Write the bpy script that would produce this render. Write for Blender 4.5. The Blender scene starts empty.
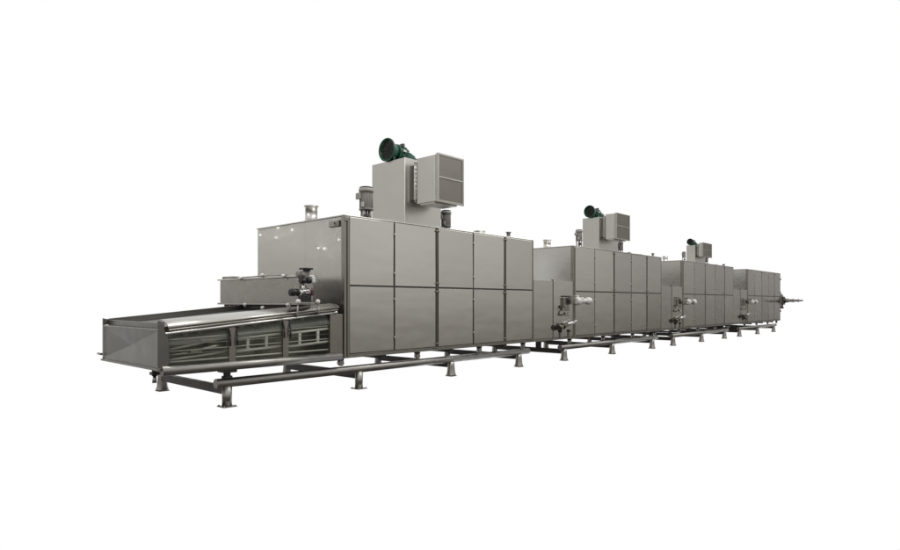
import bpy, bmesh, math, random
from mathutils import Vector, Matrix
random.seed(7)
R = math.radians
scene = bpy.context.scene
col = scene.collection

# ------------------------------------------------------------------ camera
YAW = R(42.379)                                   # angle between the view axis and the length of the line
FWD = Vector((math.cos(YAW), math.sin(YAW), 0))
RGT = Vector((math.sin(YAW), -math.cos(YAW), 0))
cam_d = bpy.data.cameras.new('camera')
cam = bpy.data.objects.new('camera', cam_d); col.objects.link(cam)
cam.location = (-6.132, -7.964, 1.5)
cam.rotation_euler = (R(90), 0, YAW - R(90))
cam_d.sensor_width = 36.0; cam_d.lens = 594.0/900*36
cam_d.shift_y = 27.0/900
cam_d.clip_end = 500; cam_d.clip_start = 0.05
scene.camera = cam

# ------------------------------------------------------------------ world: a white studio backdrop ahead, a dim hall to the sides and behind
world = bpy.data.worlds.new('World'); scene.world = world; world.use_nodes = True
nt = world.node_tree; nt.nodes.clear()
def WN(t, **k):
    n = nt.nodes.new(t)
    for a, b in k.items(): setattr(n, a, b)
    return n
def wmath(op, a, b=None, clamp=False):
    n = WN('ShaderNodeMath', operation=op); n.use_clamp = clamp
    for i, v in enumerate((a, b)):
        if v is None: continue
        if isinstance(v, (int, float)): n.inputs[i].default_value = v
        else: nt.links.new(v, n.inputs[i])
    return n.outputs[0]
def wramp(v, a, b):
    n = WN('ShaderNodeMapRange', interpolation_type='SMOOTHSTEP')
    nt.links.new(v, n.inputs[0]); n.inputs[1].default_value = a; n.inputs[2].default_value = b
    return n.outputs[0]
tc = WN('ShaderNodeTexCoord')
def wdot(v):
    n = WN('ShaderNodeVectorMath', operation='DOT_PRODUCT'); nt.links.new(tc.outputs['Generated'], n.inputs[0]); n.inputs[1].default_value = v
    return n.outputs['Value']
az = wmath('ARCTAN2', wdot(RGT), wdot(FWD))
el = wdot((0, 0, 1))
white = wmath('MULTIPLY', wmath('MULTIPLY', wramp(az, R(53), R(46)), wramp(az, R(-72), R(-58))), wramp(el, -.72, -.58))
ramp = WN('ShaderNodeValToRGB')
nt.links.new(wmath('MULTIPLY_ADD', el, .5), ramp.inputs[0]); ramp.inputs[0].links[0].from_node.inputs[2].default_value = .5
cr = ramp.color_ramp
stops = [(0.0, (.06, .054, .048)), (.34, (.105, .097, .087)), (.42, (.135, .125, .112)), (.455, (.19, .177, .16)), (.48, (.275, .259, .236)), (.5, (.385, .368, .342)), (.52, (.46, .444, .418)), (.55, (.515, .50, .475)), (.60, (.56, .548, .524)), (.8, (.72, .712, .695)), (1.0, (.95, .94, .92))]
cr.elements[0].position, cr.elements[0].color = stops[0][0], (*stops[0][1], 1)
cr.elements[1].position, cr.elements[1].color = stops[-1][0], (*stops[-1][1], 1)
for p, c in stops[1:-1]:
    e = cr.elements.new(p); e.color = (*c, 1)
nz = WN('ShaderNodeTexNoise'); nz.inputs['Scale'].default_value = 3.2; nz.inputs['Detail'].default_value = 2.0
nt.links.new(tc.outputs['Generated'], nz.inputs['Vector'])
var = wmath('MULTIPLY_ADD', nz.outputs[0], .6); var.node.inputs[2].default_value = .7
side = wmath('MULTIPLY_ADD', wramp(az, R(52), R(90)), .46); side.node.inputs[2].default_value = .64      # azimuth dimming added so the far chambers reflect darker
left = wramp(az, R(-20), R(-40))
sidef = wmath('MAXIMUM', side, left)
var = wmath('MULTIPLY', var, sidef)
hall = WN('ShaderNodeVectorMath', operation='SCALE'); nt.links.new(ramp.outputs[0], hall.inputs[0]); nt.links.new(var, hall.inputs['Scale'])
mx = WN('ShaderNodeMix', data_type='RGBA'); nt.links.new(white, mx.inputs[0]); nt.links.new(hall.outputs[0], mx.inputs[6]); mx.inputs[7].default_value = (1.0, 1.0, 1.0, 1)
bg = WN('ShaderNodeBackground'); nt.links.new(mx.outputs[2], bg.inputs[0]); bg.inputs[1].default_value = 1.0
nt.links.new(bg.outputs[0], WN('ShaderNodeOutputWorld').inputs[0])

# ------------------------------------------------------------------ unseen area lamps added overhead for highlights, then the ceiling lamps
def area(name, loc, target, sx, sy, power, c=(1, .97, .93)):
    d = bpy.data.lights.new(name, 'AREA'); d.shape = 'RECTANGLE'; d.size = sx; d.size_y = sy; d.energy = power; d.color = c
    o = bpy.data.objects.new(name, d); col.objects.link(o); o.location = loc
    o.rotation_euler = (Vector(target) - Vector(loc)).to_track_quat('-Z', 'Y').to_euler()
area('added_area_lamp', (3, -3.5, 8.0), (3, 0, 1), 6, 2.4, 200)
area('added_area_lamp', (15, -4.0, 9.0), (15, 0, 1), 10, 2.4, 300)
area('added_area_lamp', (-6.5, 1.5, 6.5), (0, 1.4, 2), 2.0, 2.0, 90)

for lp in [(-9.91, 19.95, 4.96), (-8.8, 16.48, 4.95), (-10.32, 19.14, 4.8), (-8.58, 14.97, 4.71), (-9.73, 14.62, 3.95), (-9.87, 14.35, 3.92), (-11.37, 15.27, 4.5)]:
    d = bpy.data.lights.new('ceiling_lamp', 'POINT'); d.energy = 2.0; d.shadow_soft_size = .055; d.color = (1, .97, .92)
    o = bpy.data.objects.new('ceiling_lamp', d); col.objects.link(o); o.location = lp

# ------------------------------------------------------------------ view
scene.view_settings.view_transform = 'Standard'; scene.view_settings.look = 'None'
scene.view_settings.exposure = 0; scene.view_settings.gamma = 1
scene.cycles.caustics_reflective = False; scene.cycles.caustics_refractive = False; scene.cycles.sample_clamp_indirect = 3.0
scene.cycles.max_bounces = 8; scene.cycles.transparent_max_bounces = 12

# ------------------------------------------------------------------ materials
def mat(name, base, rough=.4, metal=0.0, var=.06, bump=.0, bscale=6.0, rvar=.08, stretch=(1, 1, 1), dirt=.0, fine=.0, per_object=False):
    m = bpy.data.materials.new(name); m.use_nodes = True
    t = m.node_tree; b = t.nodes['Principled BSDF']
    def N(ty): return t.nodes.new(ty)
    def L(a, c): t.links.new(a, c)
    co = N('ShaderNodeTexCoord'); mp = N('ShaderNodeMapping'); L(co.outputs['Object'], mp.inputs[0]); mp.inputs['Scale'].default_value = stretch
    oi = N('ShaderNodeObjectInfo')
    sc = N('ShaderNodeVectorMath'); sc.operation = 'ADD'; L(mp.outputs[0], sc.inputs[0])
    off = N('ShaderNodeMath'); off.operation = 'MULTIPLY'; L(oi.outputs['Random'], off.inputs[0]); off.inputs[1].default_value = 37.0
    L(off.outputs[0], sc.inputs[1])
    n1 = N('ShaderNodeTexNoise'); n1.inputs['Scale'].default_value = bscale; n1.inputs['Detail'].default_value = 5; L(sc.outputs[0], n1.inputs['Vector'])
    hs = N('ShaderNodeMix'); hs.data_type = 'RGBA'
    hs.inputs[6].default_value = tuple(min(1, c*(1-var)) for c in base) + (1,)
    hs.inputs[7].default_value = tuple(min(1, c*(1+var)) for c in base) + (1,)
    L(n1.outputs[0], hs.inputs[0])
    out = hs.outputs[2]
    if per_object:
        v = N('ShaderNodeMapRange'); L(oi.outputs['Random'], v.inputs[0]); v.inputs[3].default_value = .92; v.inputs[4].default_value = 1.05
        k = N('ShaderNodeVectorMath'); k.operation = 'SCALE'; L(out, k.inputs[0]); L(v.outputs[0], k.inputs['Scale']); out = k.outputs[0]
    if dirt:
        n2 = N('ShaderNodeTexNoise'); n2.inputs['Scale'].default_value = 2.3; n2.inputs['Detail'].default_value = 8; n2.inputs['Roughness'].default_value = .7; L(sc.outputs[0], n2.inputs['Vector'])
        rg = N('ShaderNodeMapRange'); L(n2.outputs[0], rg.inputs[0]); rg.inputs[1].default_value = .5; rg.inputs[2].default_value = .75; rg.inputs[3].default_value = 0; rg.inputs[4].default_value = dirt
        d = N('ShaderNodeMix'); d.data_type = 'RGBA'; L(rg.outputs[0], d.inputs[0]); L(out, d.inputs[6]); d.inputs[7].default_value = (base[0]*.5, base[1]*.46, base[2]*.4, 1); out = d.outputs[2]
    L(out, b.inputs['Base Color'])
    rr = N('ShaderNodeMapRange'); L(n1.outputs[0], rr.inputs[0]); rr.inputs[1].default_value = .3; rr.inputs[2].default_value = .7
    rr.inputs[3].default_value = max(.03, rough-rvar); rr.inputs[4].default_value = rough+rvar; L(rr.outputs[0], b.inputs['Roughness'])
    b.inputs['Metallic'].default_value = metal
    if bump or fine:
        n3 = N('ShaderNodeTexNoise'); n3.inputs['Scale'].default_value = 1.3; n3.inputs['Detail'].default_value = 1; L(sc.outputs[0], n3.inputs['Vector'])
        bp = N('ShaderNodeBump'); bp.inputs['Strength'].default_value = 1.0; bp.inputs['Distance'].default_value = bump; L(n3.outputs[0], bp.inputs['Height'])
        last = bp
        if fine:
            mp2 = N('ShaderNodeMapping'); L(co.outputs['Object'], mp2.inputs[0]); mp2.inputs['Scale'].default_value = (4, 4, 160)
            n4 = N('ShaderNodeTexNoise'); n4.inputs['Scale'].default_value = 3; n4.inputs['Detail'].default_value = 3; L(mp2.outputs[0], n4.inputs['Vector'])
            b2 = N('ShaderNodeBump'); b2.inputs['Strength'].default_value = .3; b2.inputs['Distance'].default_value = fine; L(n4.outputs[0], b2.inputs['Height']); L(bp.outputs[0], b2.inputs['Normal']); last = b2
        L(last.outputs[0], b.inputs['Normal'])
    return m
ST = (.66, .652, .63)
M = {}
M['door'] = mat('brushed_steel_sheet', ST, .15, 1, .045, .0028, 3, .045, (1, 1, 2.5), .05, 0, True)
M['body'] = mat('chamber_steel', (.65, .642, .62), .23, 1, .03, .0025, 3, .04, (1, 1, 2), .05)
M['body'].node_tree.nodes['Principled BSDF'].inputs['Coat Weight'].default_value = .5
M['body'].node_tree.nodes['Principled BSDF'].inputs['Coat Roughness'].default_value = .025
M['tower'] = mat('tower_steel', (.66, .646, .62), .33, 1, .03, .004, 3, .05, (1, 1, 1), .04)
M['frame'] = mat('filter_frame_steel', (.50, .485, .455), .36, 1, .05, 0, 6, .06)
M['post'] = mat('frame_steel', (.36, .345, .315), .34, 1, .06, 0, 8, .06, dirt=.2)
M['groove'] = mat('dark_brown_steel', (.17, .16, .143), .4, 1, .1, 0, 8, .06)  # even dark brown of the mid posts and small fittings
M['sheen'] = mat('galvanised_bar', (.62, .61, .58), .4, 0, .1, 0, 9, .08)
M['pale'] = mat('pale_brightened_bar', (.8, .785, .75), .35, 0, .06, 0, 9, .08)  # base colour lifted pale because the ladder sits in shade
M['tube'] = mat('tube_steel', (.42, .414, .395), .38, 1, .10, 0, 9, .08, dirt=.4)
M['tray'] = mat('tray_steel', (.255, .254, .24), .33, 1, .05, .003, 4, .06, dirt=.15)
M['hood'] = mat('hood_steel', (.44, .43, .41), .28, 1, .06, .003, 4, .06, (1, 1, 2), dirt=.12)
M['bright'] = mat('polished_steel', (.78, .775, .755), .16, 1, .04, .004, 8, .06)
M['cover'] = mat('cover_steel', (.54, .53, .505), .30, 1, .05, .003, 5, .06, dirt=.15)
M['dark'] = mat('blackened_steel', (.075, .072, .068), .48, 0, .2, 0, 12, .1)
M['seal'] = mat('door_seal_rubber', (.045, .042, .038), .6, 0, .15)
M['belt'] = mat('wire_mesh_belt', (.16, .155, .145), .5, 1, .25, .0, 60, .1)
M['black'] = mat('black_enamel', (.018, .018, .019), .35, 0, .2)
M['grey'] = mat('grey_motor_paint', (.25, .242, .228), .42, 0, .08, dirt=.2)
M['lip'] = mat('worn_edge_steel', (.33, .325, .305), .4, 1, .1, 0, 9, .1)
M['lgrey'] = mat('light_grey_paint', (.42, .405, .38), .4, 0, .08, dirt=.2)
M['white'] = mat('white_film_wrap', (.82, .81, .79), .3, 0, .05, .02, 14, .1)
M['green'] = mat('green_enamel', (.010, .085, .052), .34, 0, .15, dirt=.15)
M['grille'] = mat('grille_steel', (.42, .40, .368), .42, 1, .1, 0, 20)
M['red'] = mat('red_plastic', (.22, .025, .035), .35, 0, .1)
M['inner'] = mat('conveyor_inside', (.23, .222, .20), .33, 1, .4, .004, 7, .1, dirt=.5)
def acrylic(name, tint, op, rough):
    m = bpy.data.materials.new(name); m.use_nodes = True; t = m.node_tree; t.nodes.clear()
    N = t.nodes.new
    tr = N('ShaderNodeBsdfTransparent'); tr.inputs[0].default_value = (*tint, 1)
    pr = N('ShaderNodeBsdfPrincipled'); pr.inputs['Base Color'].default_value = (.30, .31, .28, 1); pr.inputs['Roughness'].default_value = rough
    nz = N('ShaderNodeTexNoise'); nz.inputs['Scale'].default_value = 30; nz.inputs['Detail'].default_value = 6
    mr = N('ShaderNodeMapRange'); t.links.new(nz.outputs[0], mr.inputs[0]); mr.inputs[1].default_value = .3; mr.inputs[2].default_value = .7; mr.inputs[3].default_value = op*.6; mr.inputs[4].default_value = op*1.4
    mxs = N('ShaderNodeMixShader'); t.links.new(mr.outputs[0], mxs.inputs[0]); t.links.new(tr.outputs[0], mxs.inputs[1]); t.links.new(pr.outputs[0], mxs.inputs[2])
    t.links.new(mxs.outputs[0], N('ShaderNodeOutputMaterial').inputs[0])
    return m
M['clear'] = acrylic('clear_guard_sheet', (.96, .97, .95), .04, .08)
M['dusty'] = acrylic('dusty_guard_sheet', (.85, .9, .86), .42, .25)

# ------------------------------------------------------------------ mesh builder (world coordinates; build() moves the mesh to its thing's origin)
class MB:
    def __init__(self): self.bm = bmesh.new()
    def box(self, x0, x1, y0, y1, z0, z1, bev=0.0, rot=None):
        b = bmesh.new(); bmesh.ops.create_cube(b, size=1)
        bmesh.ops.scale(b, vec=(x1-x0, y1-y0, z1-z0), verts=b.verts)
        if bev: bmesh.ops.bevel(b, geom=b.edges[:], offset=bev, segments=2, profile=.5, affect='EDGES')
        if rot: bmesh.ops.rotate(b, matrix=rot, verts=b.verts)
        bmesh.ops.translate(b, vec=((x0+x1)/2, (y0+y1)/2, (z0+z1)/2), verts=b.verts)
        self._add(b); return self
    def cyl(self, p0, p1, r0, r1=None, n=24, caps=True):
        p0, p1 = Vector(p0), Vector(p1); r1 = r0 if r1 is None else r1
        b = bmesh.new(); d = p1-p0
        bmesh.ops.create_cone(b, cap_ends=caps, cap_tris=False, segments=n, radius1=r0, radius2=r1, depth=d.length)
        for f in b.faces:
            if len(f.verts) == 4: f.smooth = True
        bmesh.ops.rotate(b, matrix=d.to_track_quat('Z', 'Y').to_matrix(), verts=b.verts)
        bmesh.ops.translate(b, vec=(p0+p1)/2, verts=b.verts)
        self._add(b); return self
    def lathe(self, o, axis, prof, n=32, caps=True):
        o = Vector(o); q = Vector(axis).to_track_quat('Z', 'Y').to_matrix(); b = bmesh.new(); rings = []
        for h, r in prof:
            rings.append([b.verts.new(o + q @ Vector((r*math.cos(2*math.pi*i/n), r*math.sin(2*math.pi*i/n), h))) for i in range(n)])
        for A, B in zip(rings, rings[1:]):
            for i in range(n):
                f = b.faces.new((A[i], A[(i+1) % n], B[(i+1) % n], B[i])); f.smooth = True
        for ring, rev in ((rings[0], True), (rings[-1], False)) if caps else ():
            vs = ring[::-1] if rev else ring
            b.faces.new(vs)
        self._add(b); return self
    def tube(self, pts, r, n=10):
        for a, c in zip(pts, pts[1:]): self.cyl(a, c, r, n=n)
        for p in pts[1:-1]: self.ball(p, r)
        return self
    def ball(self, c, r, s=(1, 1, 1)):
        b = bmesh.new(); bmesh.ops.create_uvsphere(b, u_segments=14, v_segments=9, radius=r)
        bmesh.ops.scale(b, vec=s, verts=b.verts); bmesh.ops.translate(b, vec=c, verts=b.verts)
        for f in b.faces: f.smooth = True
        self._add(b); return self
    def poly(self, quads):
        b = bmesh.new()
        for q in quads: b.faces.new([b.verts.new(p) for p in q])
        self._add(b); return self
    def plate(self, outline, thick):
        """a sheet: outline = list of points, thick = offset vector"""
        b = bmesh.new(); t = Vector(thick); A = [b.verts.new(p) for p in outline]; B = [b.verts.new(Vector(p)+t) for p in outline]; n = len(A)
        b.faces.new(A[::-1]); b.faces.new(B)
        for i in range(n): b.faces.new((A[i], A[(i+1) % n], B[(i+1) % n], B[i]))
        bmesh.ops.recalc_face_normals(b, faces=b.faces); self._add(b); return self
    def _add(self, b):
        me = bpy.data.meshes.new('t'); b.to_mesh(me); b.free(); self.bm.from_mesh(me); bpy.data.meshes.remove(me)
    def build(self, name, m, parent=None, origin=None):
        me = bpy.data.meshes.new(name)
        w = Vector((0, 0, 0)); p = parent
        while p: w += p.location; p = p.parent
        o = bpy.data.objects.new(name, me); col.objects.link(o)
        loc = Vector(origin) if origin else w
        bmesh.ops.translate(self.bm, vec=-loc, verts=self.bm.verts)
        o.location = loc - w; o.parent = parent
        self.bm.to_mesh(me); self.bm.free()
        me.materials.append(M[m]); return o
def thing(name, label, cat, loc=(0, 0, 0), group=None):
    o = bpy.data.objects.new(name, None); col.objects.link(o); o.location = loc; o.empty_display_size = .2
    o['label'] = label; o['category'] = cat
    if group: o['group'] = group
    return o
def copy_tree(o, parent=None):
    c = o.copy(); col.objects.link(c); c.parent = parent
    for k in list(o.children): copy_tree(k, c)
    return c
def relabel(o, label, loc=None, scale=None):
    o['label'] = label
    if loc is not None: o.location = loc
    if scale is not None: o.scale = scale
    return o

# ------------------------------------------------------------------ drying chambers
L, W, ZB, ZT = 5.5, 2.82, .56, 2.95
POSTS = [2.22, 4.40]; SEAMS = [1.103, 3.315]
def make_chamber(label):
    t = thing('drying_chamber', label, 'drying chamber', (0, 0, 0), 'steel drying chambers of the line')
    m = MB().box(.012, L-.012, .05, W, ZB+.02, ZT-.012, .006)
    m.build('body', 'body', t)
    s = MB().box(.03, L-.03, .007, .0495, ZB+.05, ZT-.03); s.build('seal_recess_sheet', 'seal', t)  # dark sheet: gasket plus the shade of the recess, seen through the gaps
    MB().box(-.006, L+.006, .012, W+.012, ZT-.0115, ZT+.012, .005).build('roof_sheet', 'body', t)
    b = MB().box(.0, L, .0, .05, ZB, ZB+.034, .004); b.box(.1, L, -.006, .03, ZB+.046, ZB+.064, .003); b.build('bottom_rail', 'post', t)
    c = MB().box(-.022, .024, -.012, .075, ZB, ZT+.006, .005); c.box(.046, .088, -.012, .033, ZB, ZT-.02, .005); c.build('corner_post', 'post', t)
    c = MB().box(L-.03, L+.004, -.004, .06, ZB, ZT+.004, .004); c.build('corner_post', 'post', t)
    for px in POSTS:
        MB().box(px-.019, px+.019, -.004, .033, ZB+.036, ZT-.012, .004).build('post', 'groove', t)
        for z in (ZT-.075, 1.86, 1.70, ZB+.13):
            k = MB(); k.box(px-.05, px+.05, -.022, -.0045, z-.016, z+.016, .004); k.cyl((px-.03, -.022, z), (px-.03, -.036, z), .012, n=10); k.cyl((px+.03, -.022, z), (px+.03, -.036, z), .012, n=10)
            k.build('latch', 'post', t)
    MB().box(.09, L-.03, .004, .033, 1.769, 1.781, .002).build('middle_rail', 'dark', t)
    g1, g2 = .020, .043
    cols = [(.1, SEAMS[0]-g1), (SEAMS[0]+g1, POSTS[0]-g2), (POSTS[0]+g2, SEAMS[1]-g1), (SEAMS[1]+g1, POSTS[1]-g2), (POSTS[1]+g2, L-.046)]
    for i, (a, c) in enumerate(cols):
        for z0, z1 in ((ZB+.075, 1.761), (1.789, ZT-.020)):
            bmm = MB().box(a, c, -.004, .033, z0, z1, .004)
            d = bmm.build('door_panel', 'door', t, origin=((a+c)/2, 0, (z0+z1)/2))
            hx = c+g1 if i in (0, 2) else a-g1 if i in (1, 3) else None
            if i in (0, 2):
                for hz in (z0+.22, z1-.22):
                    h = MB().cyl((hx, -.008, hz-.03), (hx, -.008, hz+.03), .011, n=10); h.build('hinge', 'post', d)
    # end face: seam strip, nameplate-like latch, lifting lug
    k = MB().box(.0085, .013, 1.163, 1.170, 1.95, ZT-.014); k.build('weld_seam', 'body', t)
    k = MB().box(-.03, .011, .15, .42, 2.775, 2.885, .012); k.box(-.045, -.031, .17, .25, 2.80, 2.86, .006); lt = k.build('end_latch', 'lgrey', t)
    MB().cyl((-.05, .22, 2.83), (-.032, .22, 2.83), .022, n=14).build('button', 'black', lt)
    k = MB().box(-.018, .05, -.03, -.0125, ZT-.10, ZT-.03, .006); k.cyl((.06, -.03, ZT-.05), (.06, -.012, ZT-.05), .018, n=12); k.build('latch', 'post', t)
    # under-structure: channels and rollers
    for x in (.95, 2.75, 4.55):
        MB().box(x-.05, x+.05, .1, W-.1, ZB-.075, ZB+.018, .004).build('cross_channel', 'dark', t)
    for x in (.0, 1.8, 3.65, 5.25):
        for y in (.12,):
            k = MB().box(x-.035, x+.035, y-.05, y+.05, ZB-.045, ZB-.001, .004); wh = k.build('roller_bracket', 'dark', t)
            MB().cyl((x, y-.035, ZB-.085), (x, y+.035, ZB-.085), .05, n=20).build('roller', 'tube', wh)
    return t
CH = ['large steel drying chamber nearest the camera, behind the infeed conveyor and the first tall tower',
      'steel drying chamber second along the line, between the two larger vestibules under a mid-sized tower',
      'steel drying chamber third along the line, carrying the smallest tower',
      'farthest and darkest steel drying chamber, with no tower and a drive on its end']
OX = [0, 7.32, 14.62, 22.05]
ch0 = make_chamber(CH[0]); chambers = [ch0]
for i in (1, 2, 3):
    c = copy_tree(ch0); relabel(c, CH[i], (OX[i], 0, 0)); chambers.append(c)
    for k in c.children:
        if k.name.startswith('end_latch'): k.location.y += (0, 1.72, 1.6, .95)[i]
rng = random.Random(11)
for ch in chambers:                                              # no two doors hang quite true
    for k in ch.children:
        if k.name.startswith('door_panel'): k.rotation_euler = (R(rng.uniform(-.35, .35)), 0, R(rng.uniform(-.25, .25)))
def stub(ch, x, y, r, h, rim=1.18):
    z = ZT+.011
    m = MB().lathe((x, y, z), (0, 0, 1), [(0, r*1.25), (.012, r*1.25), (.014, r), (h-.022, r), (h-.02, r*rim), (h, r*rim), (h, r*.88), (h-.08, r*.88)], 28)
    m.build('vent_stub', 'lgrey' if r < .06 else 'tower', ch)
stub(chambers[0], .16, 1.2, .112, .29); stub(chambers[0], 4.12, .5, .12, .125, 1.15); stub(chambers[0], 5.2, .5, .045, .20, 1.5)
stub(chambers[1], 7.62, 1.0, .10, .235); stub(chambers[1], 12.2, .5, .085, .095, 1.2); stub(chambers[1], 12.62, .2, .035, .13, 1.5); stub(chambers[1], 11.0, .25, .05, .06, 1.3)
stub(chambers[2], 15.05, .8, .09, .20); stub(chambers[2], 19.85, .3, .05, .12, 1.3); stub(chambers[2], 18.9, .3, .05, .06, 1.3)
for z in (2.66, 1.98, 1.05):                                     # hinge knuckles on the far end of the last chamber
    MB().cyl((OX[3]+L+.02, -.0, z-.05), (OX[3]+L+.02, -.0, z+.05), .03, n=12).box(OX[3]+L+.005, OX[3]+L+.09, -.02, .05, z-.03, z+.03, .005).build('end_hinge', 'post', chambers[3])

# ------------------------------------------------------------------ support frames
FG = 'tubular support frames under the chambers'
def make_frame(label, x0, x1, legs, link=True, far_tray=False):
    t = thing('support_frame', label, 'support frame', (legs[0], .13, 0), FG)
    zc = .345
    m = MB().cyl((x0, .13, zc), (x1, .13, zc), .068, n=28); m.build('rail', 'tube', t)
    for i, x in enumerate(legs):
        for y in (.13, 2.38):
            top = zc-.05 if y < 1 else .55
            if y > 1 and i == 0 and not far_tray: top = .55
            flare = (i >= 2) or (y > 1) or link
            if flare: k = MB().lathe((x, y, .012), (0, 0, 1), [(0, .105), (.02, .10), (.07, .084), (.14, .078), (.2, .072), (top-.012, .068)], 22)
            else: k = MB().cyl((x, y, .012), (x, y, top), .069, n=22)
            lg = k.build('leg', 'tube', t)
            hp = .088 if flare else .105; hb = hp-.022
            f = MB().box(x-hp, x+hp, y-hp, y+hp, 0, .0115, .003)
            for a in (() if flare else (-hb, hb)):
                for bb in (-hb, hb): f.cyl((x+a, y+bb, .0115), (x+a, y+bb, .026), .014, n=6)
            f.build('foot', 'tube', lg)
        MB().box(x-.045, x+.045, .20, 2.312, .175, .295, .006).build('crossbar', 'dark', t)
    if link:
        x = legs[0]
        MB().box(x-.05, x+.05, .20, 2.312, .445, .50, .004).build('crossbar', 'dark', t)
        MB().box(x-.05, x+.05, .85, .97, .2955, .4445, .003).build('link_post', 'dark', t)
    return t
make_frame('long tubular support frame under the infeed conveyor and nearest chamber, with four leg pairs', -2.17, 5.47, (-2.0, .4, 2.77, 5.1), link=False, far_tray=True)
make_frame('tubular support frame under the second chamber, with three leg pairs', 6.87, 12.75, (7.07, 9.67, 12.4))
make_frame('tubular support frame under the third chamber, the one with the smallest tower', 13.95, 19.75, (14.1, 16.8, 19.4))
make_frame('shortest looking tubular support frame, under the farthest chamber', 21.15, 27.15, (21.35, 24.03, 26.8))

# ------------------------------------------------------------------ vestibules between the chambers
VG = 'low vestibules between chambers'
def make_vestibule(label, x0, x1):
    t = thing('vestibule', label, 'vestibule', (x0, 0, ZB), VG)
    a, b = x0+.02, x1-.03; xs = a+(b-a)*.47
    MB().box(a, b, .045, W-.15, ZB+.02, 2.02, .008).build('casing', 'door', t)
    MB().box(a, b, .0, .0445, ZB, ZB+.05, .004).build('bottom_rail', 'post', t)
    MB().box(a, xs-.014, .0, .0445, ZB+.06, 2.025, .006).build('access_panel', 'door', t)
    MB().box(xs-.012, xs+.012, -.006, .0445, ZB+.055, 2.05, .004).build('seam_strip', 'seal', t)
    pl = MB().box(xs+.014, b, .0, .0445, ZB+.06, 2.025, .006).build('fitting_panel', 'door', t)
    # brackets, small cylinder and bolts on the fitting panel
    k = MB().box(b-.52, b-.30, -.07, -.001, 1.36, 1.62, .012); k.box(b-.56, b-.36, -.11, -.071, 1.28, 1.42, .01)
    k.tube([(b-.54, -.06, 1.33), (b-.54, -.10, 1.18), (b-.36, -.10, 1.17), (b-.33, -.04, 1.22)], .022); k.build('bracket', 'post', t)
    k = MB().box(b-.36, b+.10, -.16, -.135, 1.44, 1.665, .005); k.build('mounting_plate', 'post', t)
    k = MB().cyl((b-.78, -.08, .86), (b-.42, -.08, .93), .055, n=18); k.cyl((b-.80, -.08, .856), (b-.70, -.08, .876), .075, n=18); k.cyl((b-.62, -.08, .89), (b-.58, -.08, .9), .075, n=18); cy = k.build('air_cylinder', 'groove', t)
    MB().cyl((b-.419, -.08, .93), (b-.02, -.08, 1.0), .042, n=16).ball((b-.02, -.08, 1.0), .046).build('piston_rod', 'bright', cy)
    for dx in (-.62, -.22):
        k = MB().box(b+dx-.03, b+dx+.03, -.03, -.0005, .60, .745, .006); bo = k.build('bolt', 'lip', t)
        MB().cyl((b+dx, -.045, .77), (b+dx, -.0005, .77), .027, n=14).build('bolt_head', 'black', bo)
    return t
v = make_vestibule('widest low steel vestibule between the nearest chamber and the second one', 5.5, 7.32)
make_vestibule('low steel vestibule between the second chamber and the third', 12.83, 14.62)
make_vestibule('low steel vestibule in front of the farthest chamber', 20.13, 22.05)

# white wrapped gear motors standing out from the fitting panels
def make_gearmotor(label, loc):
    x, y, z = loc
    t = thing('gear_motor', label, 'motor', loc, 'white wrapped gear motors')
    MB().lathe((x-.0, y, z), (1, 0, 0), [(0, .085), (.02, .125), (.06, .135), (.18, .13), (.21, .075)], 24).build('gearbox', 'white', t)
    MB().lathe((x+.2, y, z+.005), (1, 0, 0), [(0, .07), (.02, .078), (.2, .082), (.4, .078), (.42, .07)], 24).build('barrel', 'white', t)
    MB().lathe((x+.61, y, z+.005), (1, 0, 0), [(0, .09), (.03, .118), (.16, .122), (.2, .10), (.22, .06)], 24).build('end_cap', 'white', t)
    k = MB().box(x+.02, x+.14, y-.05, y+.05, z+.12, z+.185, .012); k.ball((x+.3, y-.05, z+.085), .045); k.build('terminal_box', 'white', t)
    k = MB().cyl((x+.05, y+.08, z-.02), (x+.05, y+.19, z-.02), .04, n=14); k.build('shaft', 'post', t)
    return t
g0 = make_gearmotor('white wrapped gear motor on the second chamber, the largest and brightest of three', (7.13, -.17, 1.525))
g0.scale = (.9, .78, .78)
for l, dx in (('white wrapped gear motor on the front of the third chamber', 14.42), ('white wrapped gear motor on the farthest chamber', 21.85)):
    c = copy_tree(g0); relabel(c, l, (dx+.14, -.17, 1.5))
    for k in c.children:
        if k.name.startswith(('barrel', 'terminal')): k.data = k.data.copy(); k.data.materials[0] = M['grey']

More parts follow.
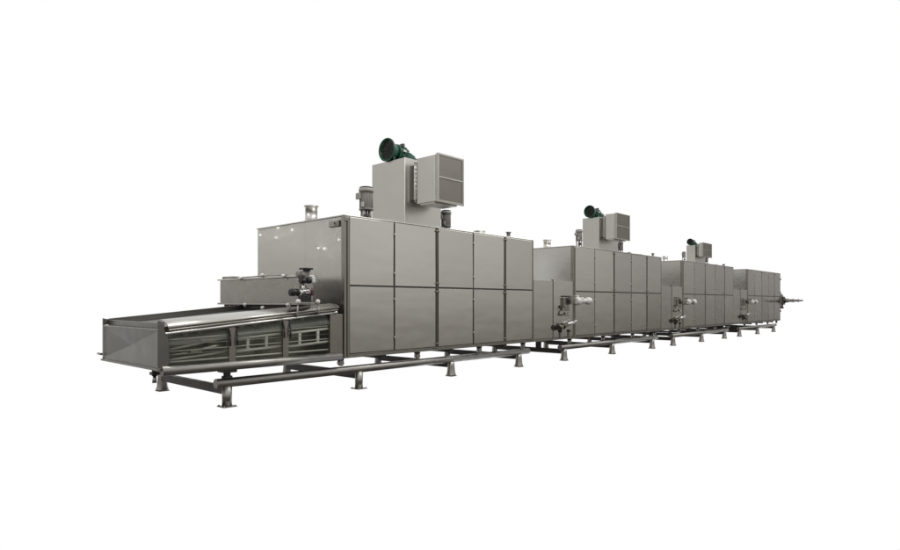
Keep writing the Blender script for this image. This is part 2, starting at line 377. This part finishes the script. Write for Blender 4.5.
# ------------------------------------------------------------------ roof towers with filter boxes
def make_tower(label, fx0, fx1, fy0, fy1, fz0, fz1, tx0, tx1, ty0, ty1, tz):
    s = (fz1-fz0)/.93
    t = thing('exhaust_tower', label, 'exhaust tower', (tx0, ty0, ZT+.0125), 'exhaust towers on the chamber roofs')
    zb = ZT+.0125
    MB().box(tx0, tx1, ty0, ty1, zb, tz, .008).build('housing', 'tower', t)
    n0, n1 = fx0+.06*s, fx1-.06*s; g = ty0-fy1
    k = MB().box(n0, n1, fy1+.001, ty0-.001, fz0+.10*s, fz1-.10*s, .004); nk = k.build('neck', 'lgrey', t)
    k = MB()
    k.box(n0-.035*s, n0-.001, fy1+g*.30, fy1+g*.44, fz0+.06*s, fz1-.06*s, .003); k.box(n0-.035*s, n0-.001, fy1+g*.50, fy1+g*.62, fz0+.06*s, fz1-.06*s, .003)
    k.box(n0-.035*s, n1, fy1+g*.30, fy1+g*.62, fz0+.055*s, fz0+.099*s, .003); k.box(n0-.035*s, n1, fy1+g*.30, fy1+g*.62, fz1-.099*s, fz1-.055*s, .003)
    for i in range(9):
        z = fz0+.12*s+(fz1-fz0-.24*s)*i/8
        k.cyl((n0-.06*s, fy1+g*.36, z), (n0-.035*s, fy1+g*.36, z), .016*s, n=6)
    k.build('bolted_flange', 'bright', nk)
    fb = MB().box(fx0, fx1, fy0+.10*s, fy1, fz0, fz1, .006).build('filter_box', 'tower', t)
    d0, d1 = fy0+.012, fy0+.10*s-.001
    k = MB(); o = .022*s
    k.box(fx0-o, fx0+.02*s, fy0-.004, fy0+.035*s, fz0-o, fz1+o, .003); k.box(fx1-.02*s, fx1+o, fy0-.004, fy0+.035*s, fz0-o, fz1+o, .003)
    k.box(fx0+.0205*s, fx1-.0205*s, fy0-.004, fy0+.035*s, fz1-.018*s, fz1+o, .003); k.box(fx0+.0205*s, fx1-.0205*s, fy0-.004, fy0+.035*s, fz0-o, fz0+.018*s, .003)
    zm = fz0+(fz1-fz0)*.51
    k.box(fx0+.0205*s, fx1-.0205*s, fy0-.006, fy0+.03*s, zm-.016*s, zm+.016*s, .003)
    k.box(fx0-o*.2, fx1+o*.2, fy0+.0355*s, fy0+.0995*s, fz0-.003, fz1+.003, .003)
    k.build('filter_frame', 'frame', fb)
    for za, zb2 in ((fz0+.018*s, zm-.016*s), (zm+.016*s, fz1-.018*s)):
        k = MB().box(fx0+.021*s, fx1-.021*s, fy0+.024*s, fy0+.0345*s, za+.0005, zb2-.0005)
        n = max(12, int(34*s))
        for i in range(n):
            z = za+(zb2-za)*(i+.5)/n; h = (zb2-za)/n*.30
            k.box(fx0+.0215*s, fx1-.0215*s, fy0+.006*s, fy0+.0236*s, z-h, z+h)
        k.build('grille', 'grille', fb)
    # shallow drip tray under the box and inspection plate on the housing
    MB().box(fx0+.04*s, fx1-.04*s, fy0+.14*s, fy1-.05*s, fz0-.03*s, fz0-.0005, .004).build('drip_tray', 'tower', fb)
    return t
make_tower('tallest exhaust tower, standing on the nearest chamber, with a wide filter box', 2.419, 3.167, .15, .756, 3.516, 4.445, 2.251, 3.33, .936, 1.977, 4.474)
make_tower('mid-sized exhaust tower standing on the second chamber', 9.719, 10.549, .0+.01, .361, 3.331, 4.059, 9.565, 10.754, .487, 1.027, 3.982)
make_tower('smallest exhaust tower standing on the third chamber', 16.63, 17.563, .0+.01, .165, 3.207, 3.718, 16.493, 17.586, .255, .575, 3.641)

# green blowers on the towers (built with mouth radius 1 unit = .24 m)
def make_blower(label, loc):
    x, y, z = loc
    t = thing('blower', label, 'blower', loc, 'green blowers on the towers')
    MB().lathe(loc, (1, 0, 0), [(.03, .212), (.012, .215), (-.006, .238), (.006, .248), (.03, .246), (.045, .222), (.12, .185), (.2, .155), (.26, .145), (.26, .13), (.05, .20), (.03, .212)], 40, False).build('inlet_cone', 'green', t)
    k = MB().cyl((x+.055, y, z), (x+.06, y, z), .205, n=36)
    ms = k.build('inlet_hole_disc', 'black', t)  # solid black disc painted for the dark of the open inlet
    k = MB()
    for i in range(1, 5):
        r = .2*i/5
        for j in range(20):
            a, b = 2*math.pi*j/20, 2*math.pi*(j+1)/20
            k.cyl((x+.04, y+r*math.cos(a), z+r*math.sin(a)), (x+.04, y+r*math.cos(b), z+r*math.sin(b)), .003, n=5)
    for j in range(4):
        a = math.pi*j/4; k.cyl((x+.04, y+.2*math.cos(a), z+.2*math.sin(a)), (x+.04, y-.2*math.cos(a), z-.2*math.sin(a)), .004, n=6)
    k.build('guard_ring', 'black', ms)
    MB().lathe((x+.262, y, z-.01), (1, 0, 0), [(0, .13), (0, .175), (.03, .175), (.032, .14), (.2, .135), (.21, .16), (.23, .16), (.235, .10)], 30).build('fan_casing', 'green', t)
    k = MB().cyl((x+.44, y-.02, z+.12), (x+.44, y-.02, z+.2), .03, n=14); k.box(x+.33, x+.46, y-.06, y+.04, z+.13, z+.165, .008); k.cyl((x+.44, y-.07, z+.17), (x+.44, y+.03, z+.17), .035, n=14); k.build('terminal_box', 'dark', t)
    MB().box(x+.34, x+.42, y-.18, y-.155, z-.01, z+.035, .005).build('rating_plate', 'white', t)
    k = MB().box(x+.498, x+.64, y-.15, y+.15, z-.2, z-.03, .03); k.build('outlet_duct', 'green', t)
    k = MB().lathe((x+.60, y, z-.03), (.95, 0, -.32), [(0, .06), (.02, .10), (.16, .10), (.18, .08), (.4, .055), (.42, .03)], 22); k.build('motor', 'green', t)
    k = MB().cyl((x+.58, y, z+.04), (x+.64, y, z+.09), .03, n=12); k.cyl((x+.6, y-.02, z+.04), (x+1.0, y-.02, z-.12), .022, n=10); k.build('drive_arm', 'dark', t)
    k = MB()
    for xx in (.1, .36): k.box(x+xx, x+xx+.05, y-.12, y+.12, z-.235, z-.12, .006)
    k.build('saddle', 'green', t)
    return t
bl = make_blower('large dark green blower with a black open inlet cone on the tallest tower', (2.20, 1.457, 4.71))
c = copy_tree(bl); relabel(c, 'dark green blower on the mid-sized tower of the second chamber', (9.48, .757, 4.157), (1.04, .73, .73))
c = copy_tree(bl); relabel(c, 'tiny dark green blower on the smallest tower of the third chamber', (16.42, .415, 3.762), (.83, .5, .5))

# upright roof motors
def make_motor(label, loc):
    x, y, z = loc
    t = thing('roof_motor', label, 'motor', loc, 'upright motors on the chamber roofs')
    MB().lathe((x, y, z+.235), (0, 0, 1), [(0, .07), (0, .132), (.025, .132), (.028, .118), (.33, .118), (.332, .11)], 30).build('barrel', 'grey', t)
    k = MB()
    for i in range(26):
        a = 2*math.pi*i/26
        k.cyl((x+.119*math.cos(a), y+.119*math.sin(a), z+.275), (x+.119*math.cos(a), y+.119*math.sin(a), z+.555), .006, n=5)
    k.build('cooling_fin', 'grey', t)
    MB().lathe((x, y, z+.568), (0, 0, 1), [(0, .11), (0, .134), (.015, .14), (.055, .14), (.07, .13), (.07, .11)], 30).build('fan_cowl', 'lgrey', t)
    MB().lathe((x, y, z+.639), (0, 0, 1), [(0, .125), (.02, .125), (.03, .10), (.032, .02)], 30).build('cap', 'black', t)
    MB().box(x-.165, x-.115, y-.01, y+.11, z+.43, z+.545, .01).build('terminal_box', 'lgrey', t)
    MB().box(x-.14, x-.112, y-.08, y-.02, z+.28, z+.37, .006).build('rating_plate', 'sheen', t)
    st = MB()
    for a in (20, 110, 200, 290): st.cyl((x+.095*math.cos(R(a)), y+.095*math.sin(R(a)), z+.0005), (x+.095*math.cos(R(a)), y+.095*math.sin(R(a)), z+.2345), .022, n=10)
    st.box(x-.12, x+.12, y-.12, y+.12, z, z+.014, .003); st.build('stand', 'lgrey', t)
    MB().cyl((x-.07, y-.09, z+.06), (x-.07, y-.09, z+.15), .045, n=14).cyl((x, y, z+.02), (x, y, z+.234), .02, n=12).build('coupling', 'black', t)
    return t
ZR = ZT+.0125
m0 = make_motor('grey upright motor left of the tallest tower, on the nearest chamber roof', (.95, .6, ZR))
for l, loc, s in (('grey upright motor half hidden under the filter box of the tallest tower', (3.56, 1.0, ZR), .86),
                  ('grey upright motor left of the mid-sized tower, on the second chamber', (7.80, .12, ZR), .68),
                  ('grey upright motor right of the mid-sized tower, under its filter box', (11.15, .6, ZR), .62),
                  ('small dark upright motor left of the smallest tower', (15.08, .13, ZR), .49),
                  ('small dark upright motor right of the smallest tower', (17.86, .3, ZR), .42)):
    c = copy_tree(m0); relabel(c, l, loc, (s, s, s))

# ------------------------------------------------------------------ infeed conveyor
X0, X1, YF = -2.98, -.06, 2.14
zr = lambda x: 1.095+.09*(x+2.9)
zc = lambda x: 1.262+.078*(x+2.9)
zf = lambda x: 1.232+.09*(x+2.98)
cv = thing('infeed_conveyor', 'long low steel infeed conveyor with a dull end tray and see-through side guards', 'conveyor', (-1.5, 1.07, .55))
# end tray: creased front panel, raised cheeks, lip
k = MB(); ym, zm = YF/2, .885
P = [(X0, .06, .655), (X0, YF-.04, .655), (X0, YF-.04, 1.125), (X0, .06, 1.125)]; ap = (X0+.028, ym, zm)
k.poly([(P[i], P[(i+1) % 4], ap) for i in range(4)])
tr = k.build('end_tray', 'tray', cv)
k = MB()
k.box(X0-.012, X0+.02, .03, YF-.01, 1.126, 1.146, .004); k.box(X0-.03, X0+.012, .0, YF+.0, .602, .632, .004); k.box(X0-.006, X0+.03, .03, YF-.02, .633, .654, .003)
k.build('lip', 'lip', tr)
for yy, sg in ((.05, -1), (YF-.035, 1)):
    fl = .075 if sg < 0 else .21
    ol = [(0, .635), (.5, .60), (1, .70), (1.0, .985), (.42, 1.19), (.22, 1.25), (0, 1.25)]
    k = MB().plate([(X0-.014+.115*a, yy+sg*(.012+fl*a), z) for a, z in ol], (.010, -sg*.010, 0))
    k.plate([(X0+.0, yy, 1.15), (X0+.075, yy, 1.15), (X0+.075, yy, 1.235), (X0+.0, yy, 1.245)], (0, sg*.008, 0))
    k.build('cheek', 'tray', tr)
k = MB().box(X0+.06, X0+.075, .051, YF-.047, 1.0, 1.225, .003); k.build('back_plate', 'tray', tr)
MB().cyl((X0-.02, YF+.0, .70), (X0-.02, YF+.16, .70), .018, n=10).build('pin', 'post', tr)
dv = MB().cyl((X0+.02, .22, .60), (X0+.02, .22, .52), .035, n=14).box(X0-.03, X0+.07, .17, .27, .535, .575, .006).build('drain_valve', 'black', cv)
MB().cyl((X0+.02, .22, .5195), (X0+.01, .20, .43), .022, .03, n=14).build('spout', 'post', dv)
# underside pan and belt
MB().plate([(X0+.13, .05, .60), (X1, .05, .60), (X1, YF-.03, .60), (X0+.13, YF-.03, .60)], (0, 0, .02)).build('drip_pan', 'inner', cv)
MB().plate([(X0+.1, .28, zr(X0)+.05), (X1, .28, zr(X1)+.05), (X1, YF-.05, zr(X1)+.05), (X0+.1, YF-.05, zr(X0)+.05)], (0, 0, .02)).build('belt', 'belt', cv)
k = MB().plate([(X0+.08, YF-.03, .62), (X1, YF-.03, .62), (X1, YF-.03, zf(X1)), (X0+.08, YF-.03, zf(X0))], (0, .02, 0))
k.plate([(X0+.08, YF-.05, zf(X0)+.0005), (X1, YF-.05, zf(X1)+.0005), (X1, YF+.02, zf(X1)+.0005), (X0+.08, YF+.02, zf(X0)+.0005)], (0, 0, .012))
k.build('side_wall', 'tray', cv)
# near cover: a sheet rolling over from the guard rail to the belt edge
def roll(x):
    z0, z1 = zr(x)+.055, zc(x); out = []
    for i in range(9):
        a = i/8; out.append((x, .005+.27*(1-math.cos(a*math.pi/2))**.9, z0+(z1-z0)*math.sin(a*math.pi/2)**.9))
    out.append((x, .30, z1-.005)); return out
xa, xb = X0+.11, -.10
k = MB(); A, B = roll(xa), roll(xb); k.poly([(A[i], B[i], B[i+1], A[i+1]) for i in range(len(A)-1)])
cov = k.build('side_cover', 'cover', cv)
bm_ = bmesh.new(); bm_.from_mesh(cov.data); bmesh.ops.remove_doubles(bm_, verts=bm_.verts, dist=1e-4)
for f in bm_.faces: f.smooth = True
bmesh.ops.recalc_face_normals(bm_, faces=bm_.faces); bm_.to_mesh(cov.data); bm_.free()
sm = cov.modifiers.new('thickness', 'SOLIDIFY'); sm.thickness = .004
MB().cyl((xa, .0, zr(xa)+.028), (xb-.05, .0, zr(xb-.05)+.028), .017, n=12).build('edge_strip', 'post', cv)
MB().cyl((X0+.06, -.012, zr(X0+.06)-.012), (-.19, -.012, zr(-.19)-.012), .021, n=16).ball((-.19, -.012, zr(-.19)-.012), .026).build('guard_rail', 'bright', cv)
MB().cyl((X0+.02, .0, .60), (-.09, .0, .60), .066, n=26).build('bottom_tube', 'tube', cv)
# posts
for px in (-1.985, -1.12):
    k = MB().box(px-.05, px+.05, .0, .04, .668, zr(px)-.035, .005)
    ps = k.build('guard_post', 'post', cv)
    k = MB()
    for dx in (-.045, .06):
        pts = []
        for i in range(7):
            a = i/6*math.pi/2; pts.append((px+dx, -.035+.10*(1-math.cos(a)) if False else -.03+.06*math.sin(a), zr(px)-.16+.13*math.sin(a)))
        k.tube([(px+dx, -.03, zr(px)-.30)]+pts, .013, 8)
    k.build('hoop', 'black' , ps)
MB().box(-.30, -.15, .0, .05, .668, zr(-.22)-.035, .005).build('guard_post', 'post', cv)
MB().box(-.149, -.03, .015, .06, .56, 1.30, .004).build('end_stile', 'post', cv)
# inner wall and mechanism seen through the guards
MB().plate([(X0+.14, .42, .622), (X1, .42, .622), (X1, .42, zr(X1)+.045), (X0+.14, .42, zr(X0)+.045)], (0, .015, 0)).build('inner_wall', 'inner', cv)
BAYS = [(X0+.115, -2.04), (-1.93, -1.175), (-1.065, -.305)]
zt_ = lambda x: .965+.055*(x+1.93); zb_ = lambda x: .783+.03*(x+1.93)
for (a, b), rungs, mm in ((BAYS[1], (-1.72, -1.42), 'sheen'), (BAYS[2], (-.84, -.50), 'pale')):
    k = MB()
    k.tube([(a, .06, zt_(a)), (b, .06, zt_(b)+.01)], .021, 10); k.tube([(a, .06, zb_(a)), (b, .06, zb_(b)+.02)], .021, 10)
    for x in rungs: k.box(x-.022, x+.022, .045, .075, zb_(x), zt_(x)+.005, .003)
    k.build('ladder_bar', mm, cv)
k = MB(); a, b = BAYS[0]
for p, q, r in (((a, .1, .86), (b, .1, .985), .016), ((a, .12, .72), (b, .12, .79), .018), ((a, .14, .78), (-2.4, .14, .82), .012)): k.cyl(p, q, r, n=12)
k.build('link_rod', 'sheen', cv)
k = MB().cyl((-2.45, .08, .84), (-2.05, .08, .90), .032, n=16).box(-2.56, -2.40, .05, .11, .80, .86, .01).box(-2.40, -2.2, .06, .12, .93, .985, .01); k.build('tension_cylinder', 'post', cv)
k = MB()
for x in [X0+.25+.21*i for i in range(13)]: k.cyl((x, .40, zr(x)-.06), (x, .30, zr(x)-.06), .04, n=14)
k.build('belt_roller', 'post', cv)
for (a, b) in BAYS:
    MB().plate([(a, .012, .668), (b, .012, .668), (b, .012, zr(b)-.19), (a, .012, zr(a)-.19)], (0, .004, 0)).build('clear_guard', 'clear', cv)
    k = MB(); q = []
    for x in (a, b):
        q.append([(x, .012+.10*(math.sin(i/5*math.pi/2))**2*.6, zr(x)-.189+.155*i/5) for i in range(6)])
    k.poly([(q[0][i], q[1][i], q[1][i+1], q[0][i+1]) for i in range(5)]); k.build('dusty_guard', 'dusty', cv)
k = MB()
for z in (.80, .93): k.cyl((X0+.11, .006, z), (-.31, .006, z+.05), .004, n=6)
k.build('guard_wire', 'post', cv)
for z0, z1, rr in ((.705, .725, .012), (1.0, 1.11, .009), (.845, .90, .007)):
    MB().cyl((X0+.12, .04, z0), (-.31, .04, z1), rr, n=12).build('guide_bar', 'sheen', cv)
# hangers from the bottom tube to the support rail
for x in (-2.0,):
    k = MB().box(x-.10, x+.10, .02, .22, .495, .545, .006); k.cyl((x, .13, .49), (x, .13, .43), .05, n=16); k.cyl((x, .13, .44), (x, .13, .412), .075, n=16); k.build('hanger', 'dark', cv)
# valve-side bracket under the tray over the far leg
MB().plate([(-2.32, 2.0, .60), (-1.7, 2.0, .60), (-1.88, 2.2, .55), (-2.12, 2.2, .55)], (0, .1, 0)).build('tray_bracket', 'dark', cv)

# ------------------------------------------------------------------ cross hood over the conveyor
HX0, HX1, HY0, HY1 = -.69, -.42, .30, 2.97
hd = thing('cross_hood', 'dull steel cross hood spanning the conveyor in front of the nearest chamber', 'hood', (-.55, 1.7, 1.44))
MB().box(HX0, HX1, HY0, HY1, 1.485, 1.905, .006).build('casing', 'hood', hd)
MB().box(HX0-.03, HX1, HY0-.05, HY1+.05, 1.9055, 1.935, .005).build('top_flange', 'bright', hd)
MB().box(HX0-.03, HX1, HY0-.05, HY1+.05, 1.452, 1.4845, .005).build('bottom_flange', 'lgrey', hd)
MB().box(HX0+.05, HX1-.04, HY1-.38, HY1+.02, 1.9355, 1.985, .008).build('junction_box', 'tray', hd)
MB().box(HX0+.02, HX1-.05, HY0+.2, HY1-.12, 1.375, 1.4515, .006).build('seal_strip', 'seal', hd)
for y, z in ((2.12, 1.93), (1.36, 1.965), (.70, 1.93), (1.95, 1.455), (1.35, 1.40), (.56, 1.455)):
    MB().ball((HX0-.04, y, z), .036, (.9, 1.2, .9)).cyl((HX0-.04, y, z-.04), (HX0-.04, y, z), .02, n=10).build('clamp_knob', 'white', hd)
for y in (2.55, 2.42):
    MB().ball((HX0-.005, y, 1.425), .028, (.6, 1.4, 1)).build('red_knob', 'red', hd)  # small red knobs under the hood, no lamps
MB().tube([(HX0-.015, HY0+.3, 1.945), (HX0-.015, 1.2, 1.955), (HX0-.015, 2.2, 1.945), (HX0-.015, HY1-.3, 1.95)], .011, 8).build('conduit', 'post', hd)

# ------------------------------------------------------------------ drive unit standing over the near edge
dx, dy = -.74, .07
dr = thing('drive_unit', 'black and silver drive unit with short motor on a bracket above the conveyor edge', 'drive unit', (dx, dy, 1.30))
k = MB().box(dx-.20, dx+.20, dy-.10, dy+.13, 1.478, 1.495, .004); k.tube([(dx-.18, dy-.10, 1.485), (dx-.19, dy-.10, 1.44), (dx-.20, dy-.095, 1.27)], .012, 8); k.tube([(dx+.18, dy-.10, 1.485), (dx+.19, dy-.10, 1.44), (dx+.20, dy-.095, 1.30)], .012, 8)
k.tube([(dx-.18, dy+.13, 1.485), (dx-.19, dy+.13, 1.36)], .012, 8); k.tube([(dx+.18, dy+.13, 1.485), (dx+.19, dy+.13, 1.38)], .012, 8)
bk = k.build('bracket', 'lgrey', dr)
for s in (-.19, .17): MB().ball((dx+s, dy-.11, 1.505), .04).build('clamp_knob', 'white', bk)
k = MB().box(dx-.085, dx+.085, dy-.065, dy+.065, 1.4955, 1.605, .01); k.box(dx-.105, dx+.105, dy-.075, dy+.075, 1.4955, 1.512, .004); k.build('gearbox', 'black', dr)
zc_ = 1.648
k = MB().cyl((dx-.115, dy-.02, zc_), (dx+.07, dy-.02, zc_), .043, n=22); k.ball((dx-.04, dy-.055, zc_+.02), .03); k.ball((dx+.02, dy-.05, zc_+.03), .026); k.cyl((dx-.02, dy, zc_), (dx-.02, dy, 1.78), .022, n=14); k.build('coupling', 'bright', dr)
mt = MB().lathe((dx-.285, dy-.02, zc_), (1, 0, 0), [(0, .04), (.008, .053), (.155, .054), (.169, .042)], 22).build('motor', 'black', dr)
k = MB()
for i in range(6): k.cyl((dx-.272+.024*i, dy-.02, zc_), (dx-.266+.024*i, dy-.02, zc_), .058, n=22)
k.build('cooling_fin', 'black', mt)
MB().box(dx+.075, dx+.088, dy-.09, dy-.075, 1.615, 1.72, .004).build('tag', 'red', dr)
MB().box(dx+.089, dx+.135, dy-.05, dy+.04, 1.60, 1.69, .01).build('sensor', 'black', dr)
for a, b in ((-.105, -.01), (.02, .085)): MB().cyl((dx+a, dy-.03, 1.835), (dx+b, dy-.03, 1.835), .043, n=18).build('clutch', 'black', dr)
k = MB().box(dx-.11, dx+.08, dy-.03, dy+.07, 1.879, 1.985, .012); k.cyl((dx-.14, dy, 1.93), (dx-.11, dy, 1.93), .04, n=16); k.ball((dx-.05, dy-.04, 1.93), .036); k.cyl((dx-.03, dy+.03, 1.78), (dx-.03, dy+.03, 1.879), .03, n=14); k.build('clutch_body', 'grey', dr)
k = MB().tube([(dx-.06, dy-.035, 1.80), (dx-.02, dy-.06, 1.74), (dx+.03, dy-.06, 1.70)], .010, 8); k.tube([(dx-.09, dy-.02, 1.69), (dx-.10, dy-.03, 1.80)], .008, 8); k.build('hose', 'groove', dr)
MB().box(dx-.06, dx+.115, dy-.07, dy+.07, 2.012, 2.04, .006).box(dx+.0, dx+.075, dy-.055, dy+.05, 1.9855, 2.0115, .005).build('head_plate', 'black', dr)
MB().box(dx+.088, dx+.15, dy-.09, dy-.04, 1.80, 1.90, .018).build('cover_strip', 'white', dr)
pts = [(dx+.08+.15*math.cos(a), dy-.09, 1.74+.2*math.sin(a)) for a in [R(-75+15*i) for i in range(11)]]
MB().tube(pts, .004, 6).build('guard_loop', 'groove', dr)
pts = [(dx-.17-.04*math.sin(i/8*math.pi), dy-.06, 1.52+.34*i/8) for i in range(9)]
MB().tube(pts, .005, 6).build('cable', 'post', dr)

# ------------------------------------------------------------------ outfeed drive on the far end of the line
ex = OX[3]+L
od = thing('outfeed_drive', 'dark drive head with a stepped shaft sticking out past the farthest chamber', 'drive unit', (ex+.01, -.05, 1.2))
MB().box(ex+.012, ex+.55, -.02, .5, 1.26, 1.86, .03).build('head', 'grey', od)
MB().box(ex+.20, ex+.52, -.10, -.021, 1.36, 1.78, .02).cyl((ex+.40, -.101, 1.57), (ex+.40, -.15, 1.57), .13, n=26).build('cover_plate', 'groove', od)
k = MB().lathe((ex+.40, -.151, 1.575), (0, -1, 0), [(0, .10), (.14, .10), (.15, .075), (.32, .075), (.33, .095), (.38, .095), (.39, .06), (.55, .06), (.56, .08), (.60, .08), (.61, .045), (.78, .04)], 24)
k.build('shaft', 'lgrey', od)
MB().box(ex+.05, ex+.4, -.01, .3, 1.861, 1.92, .015).build('cap', 'lgrey', od)
MB().box(ex+.25, ex+.45, -.06, .1, 1.16, 1.2595, .02).build('foot_block', 'groove', od)
